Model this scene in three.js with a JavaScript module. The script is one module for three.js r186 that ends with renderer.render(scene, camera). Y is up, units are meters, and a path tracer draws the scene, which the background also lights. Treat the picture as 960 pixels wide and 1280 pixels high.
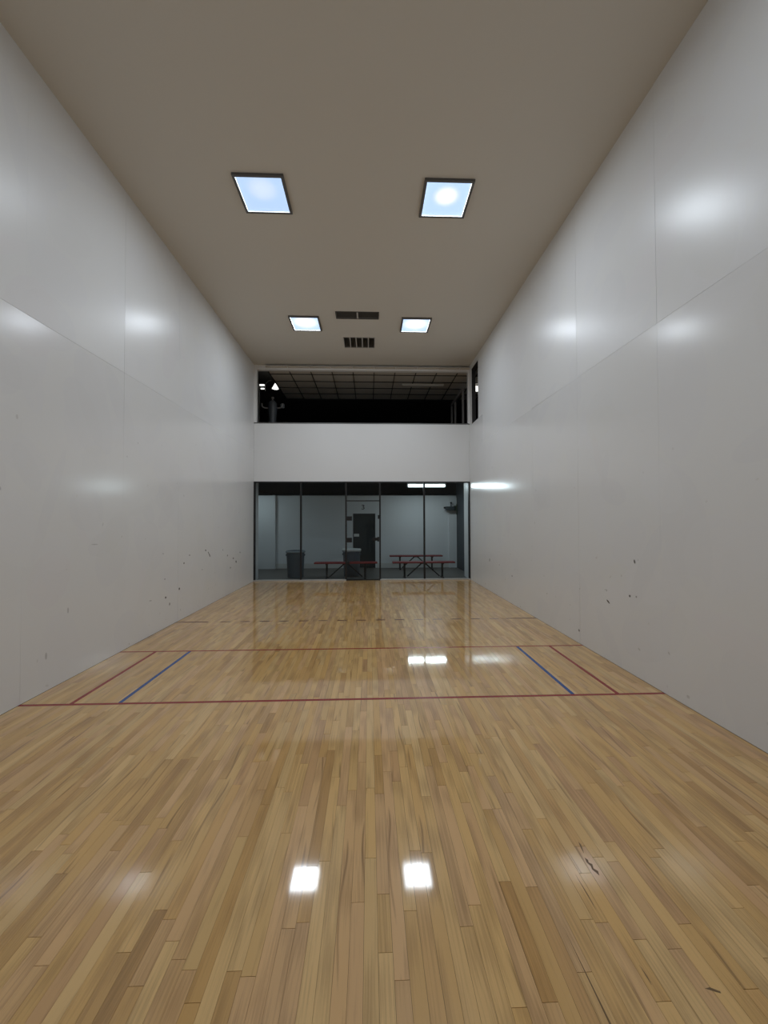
import * as THREE from 'three';
import { RectAreaLightUniformsLib } from 'three/addons/lights/RectAreaLightUniformsLib.js';
import { RoundedBoxGeometry } from 'three/addons/geometries/RoundedBoxGeometry.js';
import { mergeGeometries } from 'three/addons/utils/BufferGeometryUtils.js';
import { MarchingCubes } from 'three/addons/objects/MarchingCubes.js';
import { FontLoader } from 'three/addons/loaders/FontLoader.js';
import { TextGeometry } from 'three/addons/geometries/TextGeometry.js';

// ------------------------------------------------------------------ camera, light, exposure
RectAreaLightUniformsLib.init();
const scene = new THREE.Scene();
scene.background = new THREE.Color(0x000000);
const camera = new THREE.PerspectiveCamera(103.02, 960 / 1280, 0.05, 60);
camera.rotation.order = 'YXZ';
camera.position.set(0.176, 1.696, -0.691);
camera.rotation.set(0.019834, -0.036568, -0.00304);
camera.updateMatrixWorld(true);
const renderer = new THREE.WebGLRenderer();
renderer.toneMapping = THREE.LinearToneMapping;
renderer.toneMappingExposure = 1.06;
renderer.shadowMap.enabled = true;
const LAMP_COLOR = new THREE.Color().setRGB(0.875, 0.965, 1.06);
const LAMP_NITS = 27, LAMP_CANDELA = 3;   // court lights: glow of the lens and the lamp's downward beam
const LOBBY_NITS = 26;             // fluorescent light behind the glass

// ------------------------------------------------------------------ helpers
function rng(seed) { let a = seed >>> 0; return () => { a = (a + 0x6D2B79F5) | 0; let t = Math.imul(a ^ (a >>> 15), 1 | a); t = (t + Math.imul(t ^ (t >>> 7), 61 | t)) ^ t; return ((t ^ (t >>> 14)) >>> 0) / 4294967296; }; }
const taken = {};
function numbered(name) { const n = taken[name] = (taken[name] ?? -1) + 1; return n ? `${name}_${String(n).padStart(3, '0')}` : name; }
function shadows(o) { o.castShadow = true; o.receiveShadow = true; return o; }
function mesh(name, geometry, material, parent) { const m = shadows(new THREE.Mesh(geometry, material)); m.name = name; if (parent) parent.add(m); return m; }
function top(o, name, data) { o.name = numbered(name); Object.assign(o.userData, data); scene.add(o); return o; }
function thing(name, label, category, pos = [0, 0, 0], group) { const g = new THREE.Group(); g.position.set(...pos); return top(g, name, group ? { label, category, group } : { label, category }); }
function structure(name, label, category = name.split('_')[0]) { const g = new THREE.Group(); g.name = name; g.userData = { kind: 'structure', label, category }; scene.add(g); return g; }
function bx(x0, x1, y0, y1, z0, z1) { const g = new THREE.BoxGeometry(Math.abs(x1 - x0), Math.abs(y1 - y0), Math.abs(z1 - z0)); g.translate((x0 + x1) / 2, (y0 + y1) / 2, (z0 + z1) / 2); return g; }
function rbx(x0, x1, y0, y1, z0, z1, r = 0.005) { const g = new RoundedBoxGeometry(Math.abs(x1 - x0), Math.abs(y1 - y0), Math.abs(z1 - z0), 2, r); g.translate((x0 + x1) / 2, (y0 + y1) / 2, (z0 + z1) / 2); return g; }
function bar(a, b, w, d) { // square bar from a to b
  const A = new THREE.Vector3(...a), B = new THREE.Vector3(...b), L = A.distanceTo(B); const g = new RoundedBoxGeometry(w, L, d, 1, Math.min(w, d) * 0.15);
  const q = new THREE.Quaternion().setFromUnitVectors(new THREE.Vector3(0, 1, 0), B.clone().sub(A).normalize());
  g.applyQuaternion(q); const c = A.add(B).multiplyScalar(0.5); g.translate(c.x, c.y, c.z); return g; }
function merged(list) { return mergeGeometries(list.map(g => { const h = g.index ? g.toNonIndexed() : g; return h; })); }
const lin = (r, g, b) => new THREE.Color().setRGB(r, g, b);
function std(color, roughness, extra = {}) { return new THREE.MeshStandardMaterial({ color, roughness, ...extra }); }

// tileable value noise
function noiseGrid(n, seed) { const r = rng(seed), a = new Float32Array(n * n); for (let i = 0; i < a.length; i++) a[i] = r(); return (x, y) => { const xi = Math.floor(x), yi = Math.floor(y); let fx = x - xi, fy = y - yi; fx = fx * fx * (3 - 2 * fx); fy = fy * fy * (3 - 2 * fy); const X = ((xi % n) + n) % n, X1 = (X + 1) % n, Y = (((yi % n) + n) % n) * n, Y1 = ((((yi + 1) % n) + n) % n) * n; const p = a[Y + X] + (a[Y + X1] - a[Y + X]) * fx, q = a[Y1 + X] + (a[Y1 + X1] - a[Y1 + X]) * fx; return p + (q - p) * fy; }; }
function dataTexture(w, h, fill, srgb = false) {
  const d = new Uint8Array(w * h * 4), c = [0, 0, 0];
  for (let y = 0; y < h; y++) for (let x = 0; x < w; x++) { fill(x, y, c); const i = (y * w + x) * 4; for (let k = 0; k < 3; k++) d[i + k] = Math.max(0, Math.min(255, c[k] * 255)); d[i + 3] = 255; }
  const t = new THREE.DataTexture(d, w, h); t.wrapS = t.wrapT = THREE.RepeatWrapping; t.magFilter = THREE.LinearFilter; t.minFilter = THREE.LinearMipmapLinearFilter; t.generateMipmaps = true; if (srgb) t.colorSpace = THREE.SRGBColorSpace; t.needsUpdate = true; return t; }

// ------------------------------------------------------------------ sizes (metres): front wall z = 0, glass wall z = -12.192
const HX = 3.048, L = 12.192, H = 6.075, GLASS_TOP = 2.785, GAL0 = 4.45, GAL1 = 5.94;

// ------------------------------------------------------------------ materials
const ripple = (() => { const n = noiseGrid(64, 11), m = noiseGrid(64, 12); return dataTexture(512, 512, (x, y, c) => { const v = 0.5 * n(x / 8, y / 64) + 0.5 * m(x / 16, y / 8); c[0] = c[1] = c[2] = v; }); })();
const orange = (() => { const n = noiseGrid(128, 21), m = noiseGrid(32, 22); return dataTexture(512, 512, (x, y, c) => { const v = 0.4 * n(x / 4, y / 4) + 0.6 * m(x / 16, y / 16); c[0] = c[1] = c[2] = v; }); })();
function tiled(t, sx, sy) { const c = t.clone(); c.repeat.set(sx, sy); c.needsUpdate = true; return c; }

function wallTexture(seed, marks) { // painted panel: faint mottling, ball marks
  const W = 2048, Hh = 1024, cv = document.createElement('canvas'); cv.width = W; cv.height = Hh; const g = cv.getContext('2d');
  g.fillStyle = '#e6e6e5'; g.fillRect(0, 0, W, Hh);
  const r = rng(seed); const px = z => -z / L * W, py = y => Hh - y / H * Hh;
  for (let i = 0; i < 260; i++) { const v = 214 + Math.floor(r() * 26); g.fillStyle = `rgba(${v},${v - 1},${v - 4},0.10)`; g.beginPath(); g.ellipse(r() * W, r() * Hh, 20 + r() * 90, 10 + r() * 50, r() * 3, 0, 7); g.fill(); }
  for (let i = 0; i < 70; i++) { const v = 165 + Math.floor(r() * 50), y = Math.pow(r(), 1.6) * 3.2; g.fillStyle = `rgba(${v},${v - 3},${v - 8},${0.25 + r() * 0.3})`; g.beginPath(); g.ellipse(px(-(0.5 + r() * 11.2)), py(y), 1 + r() * 3, 0.8 + r() * 1.6, r() * 3, 0, 7); g.fill(); }
  for (const [z, y, l, w, a, dark] of marks) { g.save(); g.translate(px(z), py(y)); g.rotate(a); const v = Math.floor(120 - dark * 100); g.fillStyle = `rgba(${v},${v - 4},${v - 8},${dark * 0.9})`; g.beginPath(); g.ellipse(0, 0, l / L * W / 2.6, Math.max(0.8, w / H * Hh / 2.6), 0, 0, 7); g.fill(); g.restore(); }
  const t = new THREE.CanvasTexture(cv); t.colorSpace = THREE.SRGBColorSpace; return t; }
const marksL = [[-7.2, 1.18, .05, .012, .2, .5], [-7.92, .956, .05, .04, 0, .75], [-8.14, 1.076, .05, .025, .1, .7], [-8.86, 1.109, .07, .035, .5, .8], [-9.06, .997, .12, .04, .9, .8], [-9.0, 1.05, .08, .03, .8, .7], [-7.26, .774, .05, .03, 0, .4], [-7.75, .54, .05, .05, 0, .95], [-7.29, .479, .06, .04, .2, .75], [-7.42, .351, .05, .06, 0, .5], [-6.84, .517, .1, .012, .1, .4], [-5.19, .739, .02, .08, 0, .35], [-5.6, 1.42, .16, .012, .05, .3], [-9.8, 1.05, .06, .04, 0, .4], [-10.1, .9, .08, .05, 0, .5], [-10.5, .8, .1, .05, 0, .6], [-10.7, .7, .1, .07, .4, .7], [-10.3, .6, .08, .05, 0, .5], [-11.0, .9, .1, .05, 0, .4], [-4.9, .35, .03, .09, 0, .3], [-8.7, .75, .06, .03, 0, .35]];
const marksR = [[-5.51, .707, .09, .022, -.5, 1], [-5.54, .836, .015, .035, 0, .6], [-5.57, .84, .02, .015, 0, .4], [-5.1, .85, .04, .03, 0, .8], [-4.99, .861, .03, .025, 0, .55], [-5.01, 1.238, .03, .055, .3, .8], [-4.95, 1.26, .012, .02, 0, .3], [-6.2, .177, .05, .04, 0, .6], [-10.33, .736, .06, .1, 0, .7], [-9.6, .7, .08, .02, 0, .4], [-8.81, .563, .07, .03, 0, .6], [-8.9, 1.0, .05, .02, 0, .3], [-7.2, .5, .05, .02, .4, .3]];
function wallMaterial(map, roughness, specularIntensity = 0.6) { return new THREE.MeshPhysicalMaterial({ color: 0xffffff, map, roughness, specularIntensity, bumpMap: tiled(orange, 20, 10), bumpScale: 0.0001 }); }
const mapL = wallTexture(5, marksL), mapR = wallTexture(6, marksR);
const M = {
  flatL: wallMaterial(mapL, 0.34), flatR: wallMaterial(mapR, 0.32), upperL: wallMaterial(mapL, 0.28), upperR: wallMaterial(mapR, 0.28),
  wallL: wallMaterial(mapL, 0.19, 0.9), wallR: wallMaterial(mapR, 0.19, 0.9),   wallBack: std(lin(.79, .79, .785), 0.35),
  backing: std(lin(.03, .03, .03), 0.9),
  ceiling: std(lin(.67, .64, .58), 0.75, { bumpMap: tiled(orange, 6, 12), bumpScale: 0.0004 }),
  blackMetal: std(lin(.006, .006, .007), 0.5),
  frameGrey: std(lin(.16, .16, .16), 0.45, { metalness: 0.6 }),
  ventDuct: std(lin(.25, .25, .24), 0.5), ventFin: std(lin(.055, .052, .046), 0.5), ventWhite: std(lin(.5, .48, .45), 0.5),
  alu: std(lin(.55, .54, .52), 0.4, { metalness: 0.5 }),
  glass: new THREE.MeshPhysicalMaterial({ color: lin(.70, .755, .775), roughness: 0, transmission: 1, thickness: 0, ior: 1.5, specularIntensity: 0.38 }),
  red: std(lin(.21, .018, .02), 0.45), black: std(lin(.010, .010, .011), 0.5),
  bin: std(lin(.07, .085, .10), 0.5), binRim: std(lin(.2, .23, .25), 0.4), liner: std(lin(.5, .52, .5), 0.5),
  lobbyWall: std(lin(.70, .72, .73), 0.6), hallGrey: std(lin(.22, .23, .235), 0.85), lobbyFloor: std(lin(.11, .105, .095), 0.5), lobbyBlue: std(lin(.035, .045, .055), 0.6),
  base: std(lin(.6, .6, .58), 0.5), doorDark: std(lin(.032, .038, .038), 0.5), paper: std(lin(.78, .78, .75), 0.8),
  tile: std(lin(.64, .60, .53), 0.9, { bumpMap: tiled(orange, 1, 1), bumpScale: 0.001 }), grid: std(lin(.012, .011, .01), 0.6), galleryWall: std(lin(.22, .21, .20), 0.85), carpet: std(lin(.06, .06, .065), 0.95), galleryPale: std(lin(.6, .57, .5), 0.6), galleryGrey: std(lin(.16, .15, .14), 0.6), machine: std(lin(.05, .055, .06), 0.5),
  green: std(lin(.03, .05, .03), 0.6), fixture: std(lin(.03, .045, .05), 0.5),
  lineRed: std(lin(.27, .022, .02), 0.25), lineBlue: std(lin(.02, .075, .26), 0.25),
};

// ------------------------------------------------------------------ floor: maple strips
function noiseGrid2(nx, ny, seed) { const r = rng(seed), a = new Float32Array(nx * ny); for (let i = 0; i < a.length; i++) a[i] = r(); return (x, y) => { const xi = Math.floor(x), yi = Math.floor(y); let fx = x - xi, fy = y - yi; fx = fx * fx * (3 - 2 * fx); fy = fy * fy * (3 - 2 * fy); const X = ((xi % nx) + nx) % nx, X1 = (X + 1) % nx, Y = (((yi % ny) + ny) % ny) * nx, Y1 = ((((yi + 1) % ny) + ny) % ny) * nx; const p = a[Y + X] + (a[Y + X1] - a[Y + X]) * fx, q = a[Y1 + X] + (a[Y1 + X1] - a[Y1 + X]) * fx; return p + (q - p) * fy; }; }
const woodTexture = (() => { // 16 strips of 57 mm across, 1.6 m along
  const W = 1024, Hh = 2048, S = 64, warpN = noiseGrid2(256, 5, 31), fineN = noiseGrid2(1024, 14, 32), poreN = noiseGrid2(1024, 110, 33), cloudN = noiseGrid2(256, 9, 35), streakN = noiseGrid2(256, 7, 36), r = rng(34);
  const st = []; for (let i = 0; i < 16; i++) st.push({ c: r() * 1.8 - 0.4, k: 1.5 + r() * 3, w: 0.25 + r() * 0.7, ph: i * 16.0 + r() * 4, ring: r() < .5 ? .05 : .10, streak: r() < 0.45 ? 0.5 + r() * 0.5 : 0, sx: .1 + .8 * r() });
  return dataTexture(W, Hh, (x, y, c) => {
    const s = st[x >> 6], u = (x & 63) / S, v = y / Hh;
    const ring = Math.abs(u - s.c + (warpN(s.ph + u * 0.8, v * 5) - .5) * s.w) * s.k;
    const g = Math.pow(0.5 + 0.5 * Math.sin(ring * 6.28), 2);
    const fine = fineN(x * 0.33, v * 14) - 0.5, pore = poreN(x * 1.3, v * 110) - 0.5, cloud = cloudN(s.ph + u * 1.4, v * 9) - 0.5;
    let m = 1 - .45 * s.ring * g - 0.09 * fine - 0.03 * pore - 0.18 * cloud;
    if (s.streak) { const sd = Math.abs(u - s.sx - (warpN(s.ph + 7, v * 5) - 0.5) * 0.5 - (streakN(s.ph + 3, v * 7) - .5) * .12); m -= s.streak * 0.42 * Math.max(0, 1 - sd / 0.14) * Math.min(1, Math.max(0, streakN(s.ph + 9, v * 7) * 3 - 1.7)); }
    c[0] = 0.98 * m; c[1] = 0.98 * Math.pow(m, 1.12); c[2] = 0.98 * Math.pow(m, 1.3);
  }, true); })();
const wood = new THREE.MeshPhysicalMaterial({ color: 0xffffff, map: tiled(woodTexture, 1 / 0.9136, 1 / 1.6), vertexColors: true, roughness: 0.32, clearcoat: 1, clearcoatRoughness: 0.055, bumpMap: tiled(ripple, 2.2, 2.2), bumpScale: 0.00013, specularIntensity: 0.45 });
const floor = structure('floor', 'glossy maple strip floor of the court with painted lines');
mesh('subfloor', bx(-HX - .15, HX + .15, -.12, -.006, -L - .1, .15), std(lin(.02, .014, .01), 0.9), floor);
{
  const r = rng(77), PW = 0.05712, list = [];
  const tones = [[.66, .405, .150], [.62, .365, .122], [.68, .435, .178], [.63, .378, .160], [.59, .34, .115], [.65, .39, .172], [.52, .29, .095], [.59, .34, .142]], weights = [.24, .18, .14, .14, .10, .1, .05, .05];
  for (let row = 0; row < 107; row++) {
    const x0 = -HX + row * PW, x1 = Math.min(HX, x0 + PW); let z = 0.02 + r() * 0.8;
    while (z > -L) {
      const len = r() < 0.25 ? 0.22 + r() * 0.3 : 0.5 + r() * 0.95, za = Math.min(z, 0), zb = Math.max(z - len, -L); z -= len; if (za - zb < 0.01) continue;
      let q = r(), k = 0; while (k < 7 && q > weights[k]) { q -= weights[k]; k++; }
      const f = 0.98 + r() * 0.14; list.push({ x0, x1, za, zb, tone: tones[k].map(t => t * f), strip: Math.floor(r() * 16), off: r() * 1.6, flip: r() < 0.5, h: [0, 1, 2, 3].map(() => (r() - 0.5) * 0.00016), lift: (r() - .5) * .0001 });
    }
  }
  const plankGeometry = p => {
    const e = 0.00035, ge = 0.0006, D = -0.005, s = 0.00012, P = [], N = [], U = [], C = [], h = p.h.map(v => v + p.lift);
    const X0 = p.x0 + s, X1 = p.x1 - s, A = p.za - 0.0004, B = p.zb + 0.0004;
    const tp = [[X0 + e, h[0], A - ge], [X1 - e, h[1], A - ge], [X1 - e, h[2], B + ge], [X0 + e, h[3], B + ge]], bt = [[X0, D, A], [X1, D, A], [X1, D, B], [X0, D, B]];
    const uv = v => { let a = (v[0] - p.x0); if (p.flip) a = PW - a; return [p.strip * PW + Math.min(Math.max(a, 0.0008), PW - 0.0008), (v[2] - p.za) + p.off]; };
    const va = new THREE.Vector3(), vb = new THREE.Vector3();
    const quad = (a, b, c, d, dark) => { va.set(b[0] - a[0], b[1] - a[1], b[2] - a[2]); vb.set(d[0] - a[0], d[1] - a[1], d[2] - a[2]); const n = va.cross(vb).normalize(); for (const v of [a, b, c, a, c, d]) { P.push(...v); N.push(n.x, n.y, n.z); U.push(...uv(v)); C.push(...p.tone); } };
    quad(tp[0], tp[1], tp[2], tp[3]);
    for (let i = 0; i < 4; i++) { const j = (i + 1) % 4; quad(bt[i], bt[j], tp[j], tp[i]); }
    const g = new THREE.BufferGeometry(); g.setAttribute('position', new THREE.Float32BufferAttribute(P, 3)); g.setAttribute('normal', new THREE.Float32BufferAttribute(N, 3)); g.setAttribute('uv', new THREE.Float32BufferAttribute(U, 2)); g.setAttribute('color', new THREE.Float32BufferAttribute(C, 3)); return g; };
  const v = new THREE.Vector3();
  for (const p of list) { // how large each one shows
    const s = []; let seen = 0; for (const t of [0.03, .25, .5, .75, .97]) { v.set((p.x0 + p.x1) / 2, 0, p.za + (p.zb - p.za) * t); const d = camera.position.z - v.z; v.project(camera); if (d > 0.3 && Math.abs(v.x) < 1 && Math.abs(v.y) < 1) seen += 1 / (d * d * d); }
    p.area = seen * (p.za - p.zb); }
  list.sort((a, b) => b.area - a.area);
  list.slice(0, 300).forEach(p => { mesh('plank', plankGeometry(p), wood, floor); });
  const rest = mesh('distant_planks', mergeGeometries(list.slice(300).map(plankGeometry)), wood, floor); rest.userData.kind = 'stuff';
}
// painted lines, dents
{
  const W = 0.038, y0 = -0.002, y1 = 0.0004;
  const line = (name, label, x0, x1, z0, z1, m, parent = floor) => { const o = mesh(name, bx(x0, x1, y0, y1, z0, z1), m, parent); if (label) o.userData.label = label; return o; };
  const xz = 0.001;
  line('service_line', 'red line across the whole floor, farther from the glass wall', -HX + xz, HX - xz, -4.572, -4.572 - W, M.lineRed);
  line('short_line', 'red line across the whole floor, nearer the glass wall', -HX + xz, HX - xz, -6.096, -6.096 - W * .9, M.lineRed);
  for (const s of [-1, 1]) {
    line('service_box_line', 'short red line along the side wall', s * 2.591 - W / 2, s * 2.591 + W / 2, -4.572 - W - xz, -6.096 + xz, M.lineRed);
    line('drive_serve_line', 'short blue line beside the red side line', s * 2.15 - W / 2, s * 2.15 + W / 2, -4.572 - W - xz, -6.096 + xz, M.lineBlue);
  }
  const lineDark = std(lin(.085, .018, .014), 0.3);
  const rl = new THREE.Group(); rl.name = 'receiving_line'; rl.userData.label = 'broken dark red line across the floor before the glass wall'; floor.add(rl);
  for (const s of [-1, 1]) line('dash', null, s * (HX - xz), s * (HX - .533), -7.62, -7.62 - .045, lineDark, rl);
  for (let x = -HX + .533 + .2; x + .16 < HX - .533; x += .325) line('dash', null, x, x + .16, -7.62, -7.62 - .045, lineDark, rl);
  const patch = (name, label, pts, m, y = 0.00035) => { const s = new THREE.Shape(pts.map(([x, z]) => new THREE.Vector2(x, -z))); const g = new THREE.ExtrudeGeometry(s, { depth: 0.0012, bevelEnabled: false }); g.rotateX(-Math.PI / 2); g.translate(0, y - 0.0012, 0); const o = mesh(name, g, m, floor); o.userData.label = label; };
  const dent = std(lin(.18, .11, .055), 0.95);
  const split = (x, z0, z1, w) => patch('crack', 'dark split along a plank edge', [[x, z0], [x + w * .6, z0 + (z1 - z0) * .3], [x + w, z0 + (z1 - z0) * .6], [x + w * .7, z0 + (z1 - z0) * .85], [x, z1], [x - w * .2, z0 + (z1 - z0) * .5]], dent);
  split(.980, -2.40, -1.75, .006); split(1.157, -2.64, -2.46, .004); split(1.20, -2.24, -2.17, .004);
  patch('gouge', 'dark splintered gouge in the floor', [[1.252, -2.73], [1.262, -2.715], [1.257, -2.70], [1.27, -2.69], [1.262, -2.665], [1.276, -2.65], [1.268, -2.625], [1.262, -2.64], [1.252, -2.66], [1.256, -2.68], [1.247, -2.70]], dent);
  patch('gouge', 'dark splintered gouge in the floor', [[1.272, -2.83], [1.277, -2.81], [1.268, -2.77], [1.262, -2.755], [1.265, -2.79]], dent);
  patch('gouge', 'dark curved dent in the floor', [[1.385, -2.153], [1.405, -2.156], [1.432, -2.142], [1.43, -2.136], [1.405, -2.145]], dent);
}

// ------------------------------------------------------------------ walls of the court
function sideWall(name, label, s, map, upper, flat, seams, tilts, openCorner) {
  const w = structure(name, label), r = rng(s > 0 ? 91 : 92), T = 0.03;
  const zs = [0, ...seams, -L], ys = [0, 3.65, H];
  if (!openCorner) mesh('wall_core', bx(s * (HX + .012), s * (HX + .16), -.1, H + .1, .15, -L - .12), M.backing, w);
  else { mesh('wall_core', merged([bx(s * (HX + .012), s * (HX + .16), -.1, 4.37, .15, -L - .12), bx(s * (HX + .012), s * (HX + .16), 4.37, H + .1, .15, -11.24), bx(s * (HX + .012), s * (HX + .16), 5.92, H + .1, -11.24, -L - .12), bx(s * (HX + .012), s * (HX + .12), 4.37, 5.92, -11.93, -L - .12)]), M.backing, w); }
  const panel = (za, zb, ya, yb, gz, gy, tz, ty, m = map) => { // za > zb; tilt tz about the vertical, ty about the long axis
    const A = za - (za > -.01 ? 0 : gz), B = zb + (zb < -L + .01 ? 0 : gz), Y0 = ya + (ya < .01 ? .003 : gy), Y1 = yb - (yb > H - .02 ? 0 : gy);
    const g = bx(0, T, Y0, Y1, B, A), p = g.attributes.position, u = g.attributes.uv;
    const zc = (A + B) / 2, yc = (Y0 + Y1) / 2;
    for (let i = 0; i < p.count; i++) { const face = p.getX(i) < T / 2 ? 0 : 1; const x = HX + (face ? 0.011 : 0) + (face ? 0 : tz * (p.getZ(i) - zc) + ty * (p.getY(i) - yc)); u.setXY(i, -p.getZ(i) / L, p.getY(i) / H); p.setX(i, s * x); }
    const ix = g.index.array; if (s < 0) { for (let i = 0; i < ix.length; i += 3) { const t = ix[i]; ix[i] = ix[i + 1]; ix[i + 1] = t; } }
    const q = g.toNonIndexed(); q.computeVertexNormals(); return mesh('panel', q, m, w); };
  for (let i = 0; i < zs.length - 1; i++) for (let j = 0; j < 2; j++) {
    const near = zs[i] > -6.3, t = tilts[`${i},${j}`] ?? [(r() - .5) * (near ? .003 : .0012), (r() - .5) * (near ? .0015 : .0006)];
    const gz = j === 0 ? .0004 : near ? (s > 0 ? .0026 : .0012) : .0004, gy = near ? (s > 0 ? .0013 : .0008) : .0002;
    if (openCorner && i === zs.length - 2) {
      if (j === 0) panel(zs[i], zs[i + 1], 0, 4.37, gz, 0, 0, 0);
      else { panel(zs[i], -11.24, 4.37, H, .0003, .0003, 0, 0, upper); panel(-11.24, -L, 5.92, H, .0003, .0003, 0, 0, upper); panel(-11.93, -L, 4.37, 5.92, .0003, .0003, 0, 0, upper); }
    } else panel(zs[i], zs[i + 1], ys[j], ys[j + 1], gz, gy, ...t, j === 0 ? map : i === 3 || (i === 2 && s < 0) ? flat : upper);
  }
  return w;
}
sideWall('wall_left', 'white glossy panelled side wall without openings', -1, M.wallL, M.upperL, M.flatL, [-1.51, -3.06, -4.6, -6.147, -7.7, -9.24, -10.79], {});
sideWall('wall_right', 'white glossy panelled side wall with the gallery opening in its top corner', 1, M.wallR, M.upperR, M.flatR, [-1.51, -3.06, -4.611, -6.176, -7.74, -9.29, -10.84], {}, true);
{
  const w = structure('wall_front', 'white solid front wall facing the glass wall'), g = bx(-HX - .16, HX + .16, -.1, H + .1, 0, .15); mesh('front_panel', g, M.wallBack, w);
  const b = structure('wall_back', 'white wall band between the glass wall and the gallery, with header');
  mesh('wall_band', rbx(-HX, HX, GLASS_TOP, GAL0 - .03, -L, -L - .14, .004), M.wallBack, b);
  mesh('sill', rbx(-HX + .02, HX - .03, GAL0 - .03, GAL0, -L + .006, -L - .15, .004), M.frameGrey, b);
  mesh('header', bx(-HX, HX, GAL1, H + .1, -L, -L - .12), M.wallBack, b);
  mesh('jamb', bx(-HX, -HX + .075, GAL0, GAL1, -L, -L - .12), M.wallBack, b);
  mesh('jamb', bx(HX - .03, HX + .011, GAL0, GAL1, -L, -L - .12), M.wallBack, b);
  const c = structure('ceiling', 'plain off-white ceiling of the court');
  const X = HX + .16, piece = (x0, x1, z0, z1) => bx(x0, x1, H, H + .2, z0, z1);
  mesh('ceiling_slab', merged([piece(-X, X, .15, -9.18), piece(-X, -.515, -9.18, -9.46), piece(.385, X, -9.18, -9.46), piece(-X, X, -9.46, -10.375), piece(-X, -.425, -10.375, -10.945), piece(.315, X, -10.375, -10.945), piece(-X, X, -10.945, -L - .12)]), M.ceiling, c);
  { const g = c.children[0].geometry, p = g.attributes.position, u = g.attributes.uv; for (let i = 0; i < p.count; i++) u.setXY(i, p.getX(i), p.getZ(i)); }
}

// ------------------------------------------------------------------ glass wall with door
const frameW = 0.044;
{
  const xs = [-HX + .004, -1.739, -.475, .483, 1.742, HX - .004];
  const post = (x, y0, y1) => bx(x - frameW / 2, x + frameW / 2, y0, y1, -L + .012, -L - .07);
  const win = (n, label, x0, x1, y0, posts, sill) => {
    const w = structure(`window_${n}`, label);
    mesh('pane', bx(x0, x1, y0, GLASS_TOP - .03, -L - .03, -L - .031), M.glass, w); w.children[0].geometry = (() => { const g = new THREE.PlaneGeometry(x1 - x0, GLASS_TOP - .03 - y0); g.translate((x0 + x1) / 2, (y0 + GLASS_TOP - .03) / 2, -L - .03); return g; })();
    mesh('head_rail', bx(x0, x1, GLASS_TOP - .032, GLASS_TOP, -L + .010, -L - .07), M.blackMetal, w);
    for (const x of posts) mesh('mullion', post(x, 0, GLASS_TOP), M.blackMetal, w);
    if (sill) mesh('sill', rbx(x0, x1, 0, .035, -L + .02, -L - .08, .004), M.alu, w);
    return w; };
  win(1, 'tall glass panel of the glass wall beside the plain side wall', xs[0], xs[1], .035, [xs[0] + .013, xs[1]], true);
  win(2, 'tall glass panel between the hinge side of the door and the next panel', xs[1], xs[2], .035, [xs[2]], true);
  const tr = win(3, 'narrow glass panel above the glass door', xs[2], xs[3], 2.255, [], false);
  mesh('transom_bar', bx(xs[2] + frameW / 2, xs[3] - frameW / 2, 2.228, 2.256, -L + .010, -L - .07), M.blackMetal, tr);
  win(4, 'tall glass panel on the latch side of the glass door', xs[3], xs[4], .035, [xs[3], xs[4]], true);
  win(5, 'tall glass panel at the side wall with the gallery opening', xs[4], xs[5], .035, [xs[5] - .013], true);
  const d = structure('door_1', 'frameless glass door with black patch hinges and latch');
  const a = xs[2] + frameW / 2 + .004, b = xs[3] - frameW / 2 - .004;
  { const g = new THREE.PlaneGeometry(b - a, 2.21); g.translate((a + b) / 2, .012 + 2.21 / 2, -L - .03); mesh('pane', g, M.glass, d); }
  for (const [y, w, h] of [[1.745, .14, .12], [1.135, .14, .13]]) mesh('hinge', merged([rbx(a, a + w, y - h / 2, y + h / 2, -L + .004, -L - .064, .006), rbx(a + .02, a + w - .03, y - h / 4, y + h / 4, -L + .014, -L + .004, .003)]), M.blackMetal, d);
  mesh('hinge', rbx(a, a + .07, .47, .53, -L + .004, -L - .064, .006), M.blackMetal, d);
  mesh('latch', merged([rbx(b - .19, b - .05, 1.115, 1.20, -L + .008, -L - .068, .006), rbx(b - .05, b, 1.09, 1.22, -L + .004, -L - .064, .005), rbx(b - .21, b - .13, 1.135, 1.165, -L + .05, -L + .008, .006)]), M.blackMetal, d);
  mesh('stop', rbx(b - .035, b + .004, 1.73, 1.84, -L + .02, -L - .05, .006), M.blackMetal, d);
  mesh('bottom_rail', rbx(a, b, .012, .035, -L - .02, -L - .042, .003), M.blackMetal, d);
  const font = await new FontLoader().loadAsync('fonts/droid/droid_sans_bold.typeface.json');
  const tg = new TextGeometry('3', { font, size: .13, depth: .002, curveSegments: 6 }); tg.computeBoundingBox(); const bb = tg.boundingBox; tg.translate(-(bb.min.x + bb.max.x) / 2 + .004, 2.0, -L - .028); mesh('court_number', tg, M.black, d).userData.label = 'black figure 3 on the door glass';
}

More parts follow.
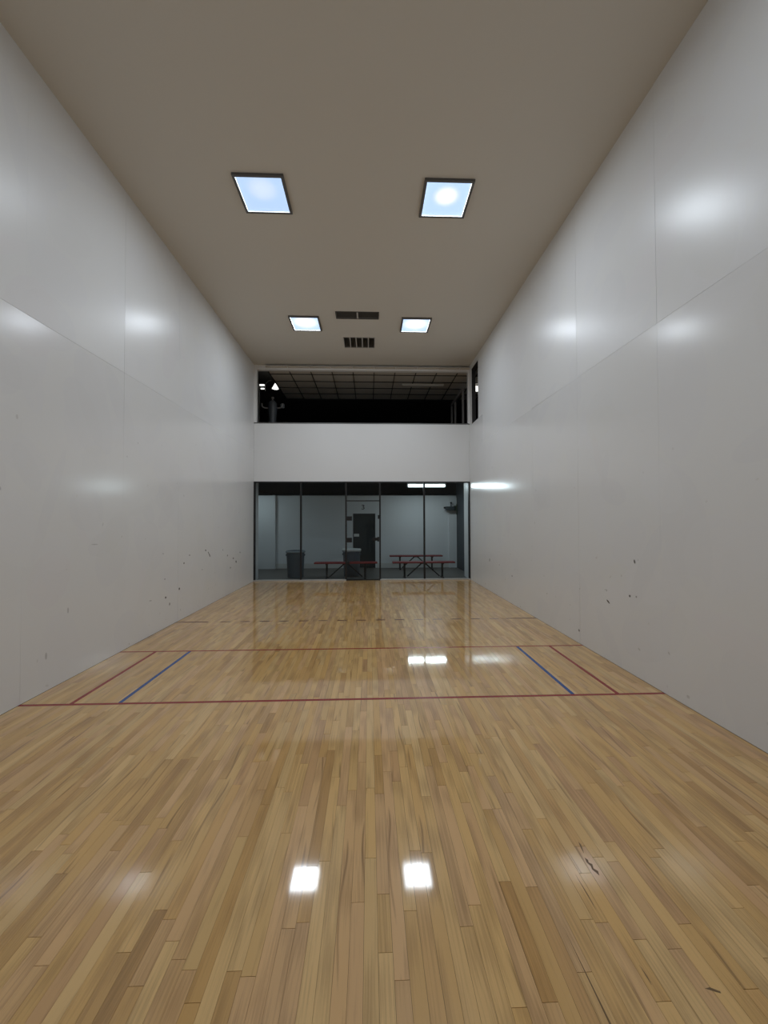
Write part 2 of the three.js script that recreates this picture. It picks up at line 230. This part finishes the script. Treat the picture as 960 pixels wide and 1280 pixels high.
// ------------------------------------------------------------------ lobby behind the glass
const LZ = -15.2, LC = 3.36, BZ = -27; // the lobby partition is 2.57 m tall; an added deep hall behind it keeps the strip above dark
{
  const f = structure('floor_lobby', 'dark grey lobby floor behind the glass wall'); mesh('floor_slab', bx(-6, 6, -.12, -.002, -L - .1, BZ), M.lobbyFloor, f);
  const c = structure('ceiling_lobby', 'grey ceiling of the lobby and the added dark hall behind it'); mesh('ceiling_slab', bx(-6, 6, LC, LC + .02, -L - .14, BZ), M.hallGrey, c);
  const w = structure('wall_lobby', 'pale lobby partition with a dark door, open above to an added dark hall');
  const dx = .395, dh = 1.93;
  mesh('wall_face', merged([bx(-6, -dx, 0, 2.57, LZ, LZ - .12), bx(dx, 6, 0, 2.57, LZ, LZ - .12), bx(-dx, dx, dh, 2.57, LZ, LZ - .12)]), M.lobbyWall, w);
  mesh('pilaster', bx(-4.2, -3.11, 0, 2.57, LZ, LZ + .12), M.lobbyWall, w);
  mesh('pilaster', bx(3.02, 3.3, 0, 2.5, LZ, LZ + .07), M.lobbyWall, w);
  const b = structure('baseboard_lobby', 'pale baseboard along the lobby wall'); mesh('board', merged([bx(-3.11, -dx - .06, 0, .17, LZ, LZ + .014), bx(dx + .06, 3.02, 0, .17, LZ, LZ + .014)]), M.base, b);
  const s1 = structure('wall_lobby_left', 'lobby side wall at the left end'); mesh('wall_face', bx(-4.2, -4.1, 0, LC, -L - .1, LZ), M.lobbyWall, s1);
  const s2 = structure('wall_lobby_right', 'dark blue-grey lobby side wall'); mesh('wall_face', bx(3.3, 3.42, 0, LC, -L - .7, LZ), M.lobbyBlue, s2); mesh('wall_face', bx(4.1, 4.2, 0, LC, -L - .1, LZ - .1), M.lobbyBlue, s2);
  const t1 = structure('trim_1', 'white wall end beyond the glass at the plain side wall'); mesh('wall_end', bx(-HX - .16, -HX, 0, LC, -L - .07, -12.68), M.wallBack, t1);
  const t2 = structure('trim_2', 'white wall end beyond the glass at the other side wall'); mesh('wall_end', bx(HX, HX + .16, 0, LC, -L - .07, -12.92), M.wallBack, t2);
  const d = structure('door_2', 'dark door in the lobby wall with a small white plate');
  mesh('leaf', rbx(-dx + .03, dx - .03, .01, dh - .03, LZ - .05, LZ - .09, .004), M.doorDark, d);
  mesh('frame', merged([bx(-dx, -dx + .03, 0, dh, LZ + .01, LZ - .12), bx(dx - .03, dx, 0, dh, LZ + .01, LZ - .12), bx(-dx, dx, dh - .03, dh, LZ + .01, LZ - .12)]), M.doorDark, d);
  mesh('plate', rbx(-.385, -.18, 1.11, 1.21, LZ - .03, LZ - .05, .004), M.paper, d);
  const back = structure('wall_added_hall', 'grey walls of the deep hall added behind the lobby partition for its darkness'); mesh('wall_face', merged([bx(-6, 6, -.1, LC, BZ, BZ - .1), bx(-6.1, -6, -.1, LC, -L, BZ), bx(6, 6.1, -.1, LC, -L, BZ)]), M.hallGrey, back);
}
// fluorescent lights in the lobby
{
  const lens = new THREE.MeshStandardMaterial({ color: 0xffffff, emissive: lin(.8, .97, 1), emissiveIntensity: 3, roughness: .5 });
  const make = (x, z, turn, label) => {
    const t = thing('fluorescent_light', label, 'light', [x, 2.8, z], 'lobby ceiling lights'); t.rotation.y = turn;
    mesh('housing', rbx(-.62, .62, .045, .1, -.08, .08, .006), M.alu, t); for (const s of [-1, 1]) mesh('hanger', bar([s * .5, .1, 0], [s * .5, LC - 2.8, 0], .012, .012), M.alu, t);
    mesh('lens', rbx(-.6, .6, -.04, .045, -.07, .07, .02), lens, t);
    for (const s of [-1, 1]) mesh('end_cap', rbx(s * .6, s * .625, -.045, .06, -.075, .075, .004), M.alu, t);
    const l = new THREE.RectAreaLight(lin(.86, .97, 1), LOBBY_NITS * (turn ? .5 : 1), turn ? .14 : 1.2, turn ? 1.2 : .14); l.position.set(x, 2.755, z); l.lookAt(x, 0, z); l.castShadow = true; scene.add(l);
    if (!turn) { const l2 = new THREE.RectAreaLight(lin(.86, .97, 1), LOBBY_NITS, 1.2, .08); l2.position.set(x, 2.8, z + .075); l2.lookAt(x, 2.8, -5); scene.add(l2); } };
  make(2.03, -13.8, 0, 'long glowing white fluorescent light hung in the lobby, in view through the glass');
  make(-3.75, -13.8, Math.PI / 2, 'long glowing fluorescent light hidden round the lobby corner past the plain side wall');
}
// benches
{
  const proto = new THREE.Group(), Lb = 1.83, sh = .48;
  mesh('seat', rbx(-Lb / 2, Lb / 2, sh - .045, sh, -.14, .14, .012), M.red, proto);
  for (const s of [-1, 1]) { const x = s * (Lb / 2 - .36); const leg = mesh('leg', merged([bar([x, .03, 0], [x, sh - .04, 0], .055, .05), rbx(x - .03, x + .03, 0, .035, -.17, .17, .008), rbx(x - .03, x + .03, sh - .075, sh - .045, -.13, .13, .006)]), M.black, proto); mesh('brace', bar([s * .06, sh - .06, 0], [x - s * .08, .05, 0], .035, .03), M.black, proto); }
  mesh('center_bracket', rbx(-.1, .1, sh - .07, sh - .045, -.05, .05, .004), M.black, proto);
  const put = (x, z, label, turn = 0) => { const b = proto.clone(); b.position.set(x, 0, z); b.rotation.y = turn; top(b, 'bench', { label, category: 'bench', group: 'red benches in the lobby' }); };
  put(1.765, -12.62, 'red bench with black legs close behind the glass at the latch side of the door');
  put(1.79, -14.75, 'red bench with black legs standing against the lobby wall');
  put(-.50, -12.62, 'red bench with black legs behind the glass, beside the trash bins');
}
// trash bins
{
  const proto = new THREE.Group(), prof = [[0, .0], [.225, 0], [.235, .01], [.262, .70], [.262, .74], [.285, .74], [.29, .755], [.285, .79], [.262, .80], [.25, .79], [.245, .72], [.215, .03], [0, .03]].map(p => new THREE.Vector2(...p));
  mesh('body', new THREE.LatheGeometry(prof.slice(0, 5).concat(prof.slice(9)), 32), M.bin, proto);
  mesh('rim', new THREE.LatheGeometry([prof[4], prof[5], prof[6], prof[7], prof[8], prof[9], prof[4]], 32), M.binRim, proto);
  for (const s of [-1, 1]) mesh('handle', rbx(s * .255, s * .282, .64, .69, -.06, .06, .008), M.bin, proto);
  const a = proto.clone(); a.position.set(-2.02, 0, -12.95); top(a, 'trash_bin', { label: 'grey round trash bin standing alone behind the glass, away from the bench', category: 'trash bin', group: 'trash bins in the lobby' });
  const b = proto.clone(); b.position.set(-.36, 0, -13.15); top(b, 'trash_bin', { label: 'grey round trash bin with pale liner rim behind the bench at the door hinges', category: 'trash bin', group: 'trash bins in the lobby' });
  const ln = mesh('liner', new THREE.TorusGeometry(.272, .022, 8, 32), M.liner, b); ln.rotation.x = Math.PI / 2; ln.position.y = .795; ln.scale.z = 1.4;
}
// fixture high on the lobby wall
{
  const t = thing('wall_fixture', 'small dark fixture mounted high where the pale lobby wall meets the dark side wall', 'fixture', [3.08, 2.0, -15.02]);
  mesh('body', rbx(-.2, .12, .03, .17, -.09, .12, .03), M.fixture, t);
  mesh('nose', rbx(-.26, -.2, .09, .16, -.05, .06, .02), M.black, t);
  mesh('stalk', merged([bar([.0, .16, 0], [.0, .31, 0], .03, .03), rbx(-.03, .03, .27, .33, -.03, .03, .01)]), M.black, t);
  mesh('bracket', merged([rbx(.1, .215, .02, .2, -.06, .06, .01), rbx(.19, .22, -.12, .26, -.05, .05, .006)]), M.green, t);
}

// ------------------------------------------------------------------ gallery above
const GZ = -27, GC = 5.99, GF = 3.5, GX = 10, GT = -15.1; // hall stretched deep behind the tiled ceiling so court light falls off
{
  const c = structure('ceiling_gallery', 'dim suspended tile ceiling of the gallery'); const T = .61, g = .022;
  mesh('ceiling_slab', merged([bx(-2.72, 5.5, GC + .05, GC + .15, -L - .12, GT), bx(-GX, GX, 7, 7.1, -10.8, GZ - .1), bx(-2.74, -2.71, GC - .01, 7, -L - .12, GT), bx(-2.74, GX, GC - .01, 7, GT, GT - .03), bx(HX + .16, GX, GC + .05, GC + .15, -10.8, -L - .12), bx(5.5, GX, GC + .05, GC + .15, -L - .12, GT)]), M.galleryWall, c);
  const tile = new THREE.BoxGeometry(T - g, .015, T - g), xs = [], zs = [];
  for (let k = -7; k < 9; k++) xs.push(-.28 + T * k); for (let k = 0; k < 4; k++) zs.push(-12.66 - T * (k + .5)); zs.unshift(-12.66 + T / 2);
  const r = rng(3);
  for (const x of xs) for (const z of zs) { const X = x + T / 2; if (X - T / 2 < -2.73 || X + T / 2 > 5.4) continue; const o = mesh('ceiling_tile', tile, M.tile, c); o.position.set(X, GC + .012 + r() * .004, z); }
  const bars = []; for (const x of xs) if (x > -2.73 && x < 5.4) bars.push(bx(x - g / 2, x + g / 2, GC - .012, GC + .02, -12.35, -15.1)); for (let k = 0; k < 5; k++) bars.push(bx(-2.72, 5.4, GC - .012, GC + .02, -12.66 - T * k - g / 2, -12.66 - T * k + g / 2));
  mesh('ceiling_grid', merged(bars), M.grid, c);
  const w = structure('wall_gallery', 'grey walls of the hall behind the gallery opening, set far back to make it dark');
  mesh('rear_wall', bx(-GX, GX, GF, 7, GZ, GZ - .12), M.galleryWall, w);
  mesh('side_wall', bx(-GX - .12, -GX, GF, 7, -L, GZ), M.galleryWall, w);
  mesh('side_wall', bx(GX, GX + .12, GF, 7, -10.8, GZ), M.galleryWall, w);
  mesh('front_wall', bx(-GX, HX + .16, H + .1, 7, -L, -L - .12), M.galleryWall, w);
  mesh('front_wall', bx(-GX, -HX - .16, GF, 7, -L, -L - .12), M.galleryWall, w);
  mesh('front_wall', bx(HX + .16, GX, GF, 7, -10.8, -10.9), M.galleryWall, w);
  const f = structure('floor_gallery', 'dark gallery floor hidden behind the parapet'); mesh('floor_slab', merged([bx(-GX, GX, GF - .12, GF, -L - .14, GZ - .1), bx(HX + .16, GX, GF - .12, GF, -10.9, -L - .14)]), M.carpet, f);
}
{
  const glow = new THREE.MeshStandardMaterial({ color: 0xffffff, emissive: lin(1, 1, .95), emissiveIntensity: 1.3, roughness: .6 });
  const p = thing('pendant_light', 'glowing white cone-shaped pendant light in the gallery', 'light', [-3.10, 6.31, -15.0]);
  mesh('lamp_shade', new THREE.LatheGeometry([[.0, .0], [.112, 0], [.106, .02], [.014, .19], [0, .195]].map(a => new THREE.Vector2(...a)), 24), glow, p);
  mesh('cord', bx(-.006, .006, .19, .69, -.006, .006), M.black, p);
  const pl = new THREE.PointLight(lin(1, 1, .95), .15); pl.position.set(-3.1, 6.28, -15.0); pl.castShadow = true; scene.add(pl);
  const t = thing('twin_tube_light', 'two short glowing tubes on a curved bracket at the gallery end', 'light', [-3.56, 6.22, -15.0]);
  mesh('upper_tube', rbx(-.085, .085, .19, .24, -.03, .03, .015), glow, t); mesh('lower_tube', rbx(-.045, .085, .07, .11, -.03, .03, .015), glow, t);
  mesh('bracket', new THREE.TubeGeometry(new THREE.CatmullRomCurve3([[.11, .0], [.10, .15], [.13, .27], [.22, .36], [.32, .39]].map(a => new THREE.Vector3(a[0], a[1], 0))), 24, .014, 8), M.galleryGrey, t);
  mesh('post', bar([-.1, GF - 6.22, 0], [-.1, .24, 0], .035, .035), M.galleryGrey, t);
  const w = thing('gallery_lamp', 'small glowing white box light seen through the side opening of the gallery', 'light', [3.62, 5.78, -13.45]);
  mesh('lens', rbx(-.075, .075, 0, .17, -.03, .03, .012), glow, w); mesh('mount', rbx(-.02, .02, .17, .22, -.02, .02, .004), M.galleryGrey, w);
  const u = thing('strip_light', 'unlit pale strip light fixed under the gallery tile ceiling', 'light', [1.88, 5.93, -13.42]);
  mesh('housing', rbx(-.66, .66, 0, .05, -.07, .07, .008), M.galleryPale, u); mesh('diffuser', rbx(-.64, .64, -.02, 0, -.055, .055, .008), M.galleryPale, u);
  const e = thing('exercise_machine', 'dim grey upright machine with round head and side handlebars in the gallery', 'machine', [-2.72, GF, -13.0]);
  mesh('base', merged([rbx(-.3, .3, 0, .08, -.5, .5, .02), rbx(-.12, .12, .08, .3, -.2, .2, .03)]), M.machine, e);
  mesh('column', new THREE.LatheGeometry([[0, .3], [.11, .3], [.11, 1.3], [.14, 1.55], [.12, 1.74], [.05, 1.8], [0, 1.8]].map(a => new THREE.Vector2(...a)), 20), M.machine, e);
  { const g = new THREE.SphereGeometry(.045, 16, 12); g.translate(0, 1.88, 0); mesh('head', merged([g, bar([0, 1.78, 0], [0, 1.86, 0], .03, .03)]), M.galleryGrey, e); }
  for (const s of [-1, 1]) mesh('handlebar', new THREE.TubeGeometry(new THREE.CatmullRomCurve3([[.1 * s, 1.58, 0], [.22 * s, 1.57, .03], [.29 * s, 1.6, .06], [.31 * s, 1.7, .06]].map(a => new THREE.Vector3(...a))), 16, .022, 8), M.galleryGrey, e);
  mesh('console', rbx(.24, .36, 1.56, 1.70, -.02, .05, .015), M.machine, e);
  const b = thing('partition_frame', 'dim grey partition frame with sloping-looking top rail at the gallery end by the side opening', 'partition', [3.0, GF, -13.55]);
  mesh('top_rail', bar([0, 2.1, .85], [0, 2.1, -.85], .07, .11), M.galleryGrey, b);
  for (const z of [.8, -.3, -.85]) mesh('post', bar([0, 0, z], [0, 2.05, z], .06, .05), M.galleryGrey, b);
}

// ------------------------------------------------------------------ ceiling lights
{
  const lensMap = (hot, size = .5, cy = 52) => dataTexture(128, 128, (x, y, c) => { const r = Math.hypot(x - 64, y - cy) / 64, q = hot * Math.exp(-Math.pow(r / size, 4)); c[0] = .40 + .60 * q; c[1] = .60 + .40 * q; c[2] = .90 + .10 * q; });
  const lens = (map, k) => new THREE.MeshStandardMaterial({ color: lin(.5, .5, .5), roughness: .4, emissive: 0xffffff, emissiveMap: map, emissiveIntensity: k });
  const hot = lens(lensMap(1), 1.05), white = lens(lensMap(1, .85, 50), 1.1), dim = lens(lensMap(.3, .6, 44), .95);
  const S = .325, F = .035;
  const make = (x, z, label, group, m, k) => {
    const t = thing('ceiling_light', label, 'light', [x, H, z], group);
    mesh('frame', merged([bx(-S, S, -.03, 0, S, S - F), bx(-S, S, -.03, 0, -S, -S + F), bx(-S, -S + F, -.03, 0, S - F, -S + F), bx(S, S - F, -.03, 0, S - F, -S + F)]), M.frameGrey, t);
    const g = new THREE.BoxGeometry(2 * (S - F), .008, 2 * (S - F)); g.translate(0, -.012, 0); { const p = g.attributes.position, u = g.attributes.uv; for (let i = 0; i < p.count; i++) u.setXY(i, .5 + p.getX(i) / (2 * (S - F)), .5 - p.getZ(i) / (2 * (S - F))); }
    mesh('lens', g, m, t);
    const l = new THREE.RectAreaLight(LAMP_COLOR, LAMP_NITS * k, 2 * (S - F), 2 * (S - F)); l.position.set(x, H - .02, z); l.lookAt(x, 0, z); l.castShadow = true; scene.add(l);
    const b = new THREE.SpotLight(LAMP_COLOR, LAMP_CANDELA * k, 0, 1.3, 1, 2); b.position.set(x, H - .025, z); b.target.position.set(x, 0, z); b.castShadow = true; b.shadow.radius = 8; scene.add(b, b.target); };
  make(-1.225, -6.115, 'square ceiling light at mid-court with an even dim blue lens', null, dim, .62);
  make(1.225, -6.115, 'square ceiling light at mid-court with a round bright lamp glow', null, hot, 1);
  for (const s of [-1, 1]) make(s * 1.22, -9.70, `bright square ceiling light beside the ceiling vents, ${s < 0 ? 'nearer the side wall without openings' : 'nearer the side wall with the gallery opening'}`, 'lights beside the vents', white, 1);
  for (const s of [-1, 1]) make(s * 1.22, -2.53, `square ceiling light near the solid front wall, ${s < 0 ? 'on the side without gallery opening' : 'on the side with the gallery opening'}`, 'lights near the front wall', hot, .62);
}
// vents: ducts that open through the ceiling, behind slats
{
  const duct = (w, d) => merged([bx(-w, w, .3, .31, -d, d), bx(-w, w, 0, .3, d - .003, d), bx(-w, w, 0, .3, -d, -d + .003), bx(-w, -w + .003, 0, .3, -d, d), bx(w - .003, w, 0, .3, -d, d)]);
  const rim = (w, d, t) => merged([bx(-w - t, w + t, -.012, 0, d, d + t), bx(-w - t, w + t, -.012, 0, -d - t, -d), bx(-w - t, -w, -.012, 0, -d, d), bx(w, w + t, -.012, 0, -d, d)]);
  const slat = new THREE.BoxGeometry(.894, .034, .003);
  const a = thing('ceiling_vent', 'long narrow dark slot vent in the ceiling with a centre divider', 'vent', [-.065, H, -9.32]);
  mesh('duct', duct(.449, .139), M.ventDuct, a); mesh('frame', rim(.449, .139, .012), M.ventFin, a);
  for (let k = 0; k < 7; k++) { const o = mesh('slat', slat, M.ventFin, a); o.position.set(0, .022, -.117 + k * .039); o.rotation.x = .5; }
  mesh('divider', bx(-.016, .016, -.006, .05, -.139, .139), M.ventWhite, a);
  const b = thing('ceiling_grille', 'dark ceiling grille of five openings between pale bars', 'vent', [-.055, H, -10.66]);
  mesh('duct', duct(.369, .284), M.ventDuct, b); mesh('frame', rim(.369, .284, .014), M.ventWhite, b);
  for (let k = 1; k < 5; k++) mesh('bar', bx(-.37 + k * .148 - .012, -.37 + k * .148 + .012, -.006, .03, -.284, .284), M.ventWhite, b);
  for (let k = 0; k < 5; k++) for (let j = 0; j < 3; j++) mesh('fin', bx(-.37 + k * .148 + .034 + j * .036, -.37 + k * .148 + .038 + j * .036, .004, .04, -.283, .283), M.ventFin, b);
}
// ------------------------------------------------------------------ the photographer, seen only as a dark reflection in the glass door
{
  const V = (...a) => new THREE.Vector3(...a), va = V(), vb = V();
  const cap = (p, b) => { va.copy(b.b).sub(b.a); vb.copy(p).sub(b.a); const t = Math.max(0, Math.min(1, vb.dot(va) / va.lengthSq())); return vb.addScaledVector(va, -t).length() - (b.r0 + (b.r1 - b.r0) * t); };
  const smin = (a, b, k) => { const h = Math.max(k - Math.abs(a - b), 0) / k; return Math.min(a, b) - h * h * k * 0.25; };
  const bone = (a, b, r0, r1) => ({ a: V(...a), b: V(...b), r0, r1 });
  const both = (a, b, r0, r1) => [1, -1].map(s => bone([a[0] * s, a[1], a[2]], [b[0] * s, b[1], b[2]], r0, r1));
  const body = [bone([0, .98, .01], [0, 1.12, 0], .13, .125), bone([0, 1.12, 0], [0, 1.34, .01], .125, .135), ...both([.05, 1.3, .005], [.12, 1.38, .005], .12, .075), ...both([.06, .97, .01], [.08, .93, .01], .12, .11), bone([0, 1.42, .015], [0, 1.53, 0], .06, .055),
    ...both([.095, .90, .005], [.105, .49, -.01], .098, .075), ...both([.105, .49, -.01], [.11, .10, .02], .074, .066), ...both([.11, .06, .04], [.12, .045, -.13], .05, .038),
    ...both([.17, 1.415, .01], [.245, 1.29, -.19], .062, .048), ...both([.245, 1.29, -.19], [.078, 1.535, -.275], .047, .034)];
  const march = (c, half, res, f) => { const mc = new MarchingCubes(res, new THREE.MeshBasicMaterial(), false, false, 200000); mc.isolation = 0; const p = V(), h = res / 2;
    for (let z = 0; z < res; z++) for (let y = 0; y < res; y++) for (let x = 0; x < res; x++) { p.set(c[0] + (x - h) / h * half, c[1] + (y - h) / h * half, c[2] + (z - h) / h * half); mc.field[x + y * res + z * res * res] = -f(p); }
    mc.update(); const n = mc.count, P = mc.positionArray.slice(0, n * 3), N = mc.normalArray.slice(0, n * 3); for (let i = 0; i < P.length; i += 3) for (let k = 0; k < 3; k++) P[i + k] = c[k] + P[i + k] * half;
    const g = new THREE.BufferGeometry(); g.setAttribute('position', new THREE.BufferAttribute(P, 3)); g.setAttribute('normal', new THREE.BufferAttribute(N, 3)); return g; };
  const field = (bones, k) => p => { let d = 9; for (const b of bones) d = smin(d, cap(p, b), k); return d; };
  const paint = (g, f) => { const p = g.attributes.position, c = new Float32Array(p.count * 3); for (let i = 0; i < p.count; i++) c.set(f(p.getX(i), p.getY(i), p.getZ(i)), i * 3); g.setAttribute('color', new THREE.BufferAttribute(c, 3)); return g; };
  const skin = [.45, .28, .20], shirt = [.012, .012, .015], jeans = [.02, .024, .035], shoe = [.02, .02, .02];
  const bodyG = paint(march([0, .86, -.05], .9, 120, field(body, .05)), (x, y) => y < .11 ? shoe : y < .97 ? jeans : (Math.abs(x) < .09 && y > 1.475 && y < 1.6) ? skin : shirt);
  // head: skull, jaw, nose, ears, brow
  const ell = (p, c, r) => { const x = (p.x - c[0]) / r[0], y = (p.y - c[1]) / r[1], z = (p.z - c[2]) / r[2], l = Math.hypot(x, y, z); return (l - 1) * Math.min(...r); };
  const neck = bone([0, 1.47, .01], [0, 1.56, -.005], .056, .054);
  const headG = paint(march([0, 1.63, -.02], .17, 84, p => { let d = ell(p, [0, 1.665, -.005], [.076, .098, .096]); d = smin(d, ell(p, [0, 1.60, -.045], [.056, .062, .058]), .03); d = smin(d, cap(p, bone([0, 1.655, -.098], [0, 1.622, -.117], .009, .013)), .012); for (const s of [-1, 1]) { d = smin(d, ell(p, [s * .078, 1.64, .005], [.01, .032, .02]), .006); d = Math.max(d, -ell(p, [s * .031, 1.652, -.108], [.017, .011, .014])); } d = smin(d, ell(p, [0, 1.592, -.100], [.024, .009, .008]), .006); d = Math.max(d, -ell(p, [0, 1.592, -.112], [.024, .0018, .01])); return smin(d, cap(p, neck), .02); }), (x, y, z) => (y < 1.597 && y > 1.587 && Math.abs(x) < .024 && z < -.1) ? [.35, .14, .11] : skin);
  // hands: palm, four fingers behind the phone, thumb on its edge
  const hands = []; for (const s of [1, -1]) { const bones = [bone([.078 * s, 1.54, -.277], [.066 * s, 1.585, -.315], .027, .03), bone([.066 * s, 1.585, -.315], [.056 * s, 1.612, -.322], .024, .02)];
    [[1.655, .052], [1.637, .057], [1.618, .055], [1.600, .046]].forEach(([y, l], i) => { const k = [.058 * s, y - .018, -.326], m = [.048 * s, y, -.356], e = [(.048 - l * .75) * s, y + .004, -.358]; bones.push(bone(k, m, .0095, .009), bone(m, e, .009, .0075)); });
    bones.push(bone([.064 * s, 1.59, -.305], [.05 * s, 1.622, -.318], .013, .0105), bone([.05 * s, 1.622, -.318], [.03 * s, 1.645, -.322], .0105, .0085)); hands.push(paint(march([.05 * s, 1.60, -.315], .09, 60, field(bones, .008)), () => skin)); }
  const person = thing('person', 'person in dark clothes holding up a phone, backed against the front wall', 'person', [.2, 0, -.33]);
  mesh('body', mergeGeometries([bodyG, headG, ...hands]), new THREE.MeshStandardMaterial({ color: 0xffffff, vertexColors: true, roughness: .8 }), person);
  for (const s of [-1, 1]) { const g = new THREE.SphereGeometry(.0105, 16, 12); g.translate(s * .031, 1.652, -.094); const eye = mesh('eye', g, std(lin(.6, .6, .58), .2), person); const q = new THREE.SphereGeometry(.005, 12, 8); q.translate(s * .031, 1.651, -.1015); mesh('iris', q, std(lin(.03, .02, .01), .2), eye); }
  mesh('hair', march([0, 1.68, 0], .16, 60, p => Math.max(ell(p, [0, 1.678, .008], [.086, .102, .102]), -(p.z + .045 + (p.y - 1.70) * 1.0) * -1 > 0 ? -9 : -9, -(p.y - 1.60), (-p.z - .055) + Math.min(0, (1.72 - p.y)) * 1.2)), std(lin(.015, .01, .008), .7), person);
  const ph = thing('smartphone', 'black phone held upright in both hands of the person at the front wall', 'phone', [.2, 1.655, -.668]);
  mesh('case', new RoundedBoxGeometry(.076, .16, .009, 3, .004), std(lin(.01, .01, .01), .3), ph);
  { const g = new THREE.CylinderGeometry(.007, .007, .002, 20); g.rotateX(Math.PI / 2); g.translate(-.024, .06, -.0055); mesh('lens', g, std(lin(.02, .02, .03), .1), ph); }
  mesh('screen', bx(-.034, .034, -.075, .075, .0045, .005), std(lin(.02, .02, .022), .15), ph);
}
renderer.render(scene, camera);
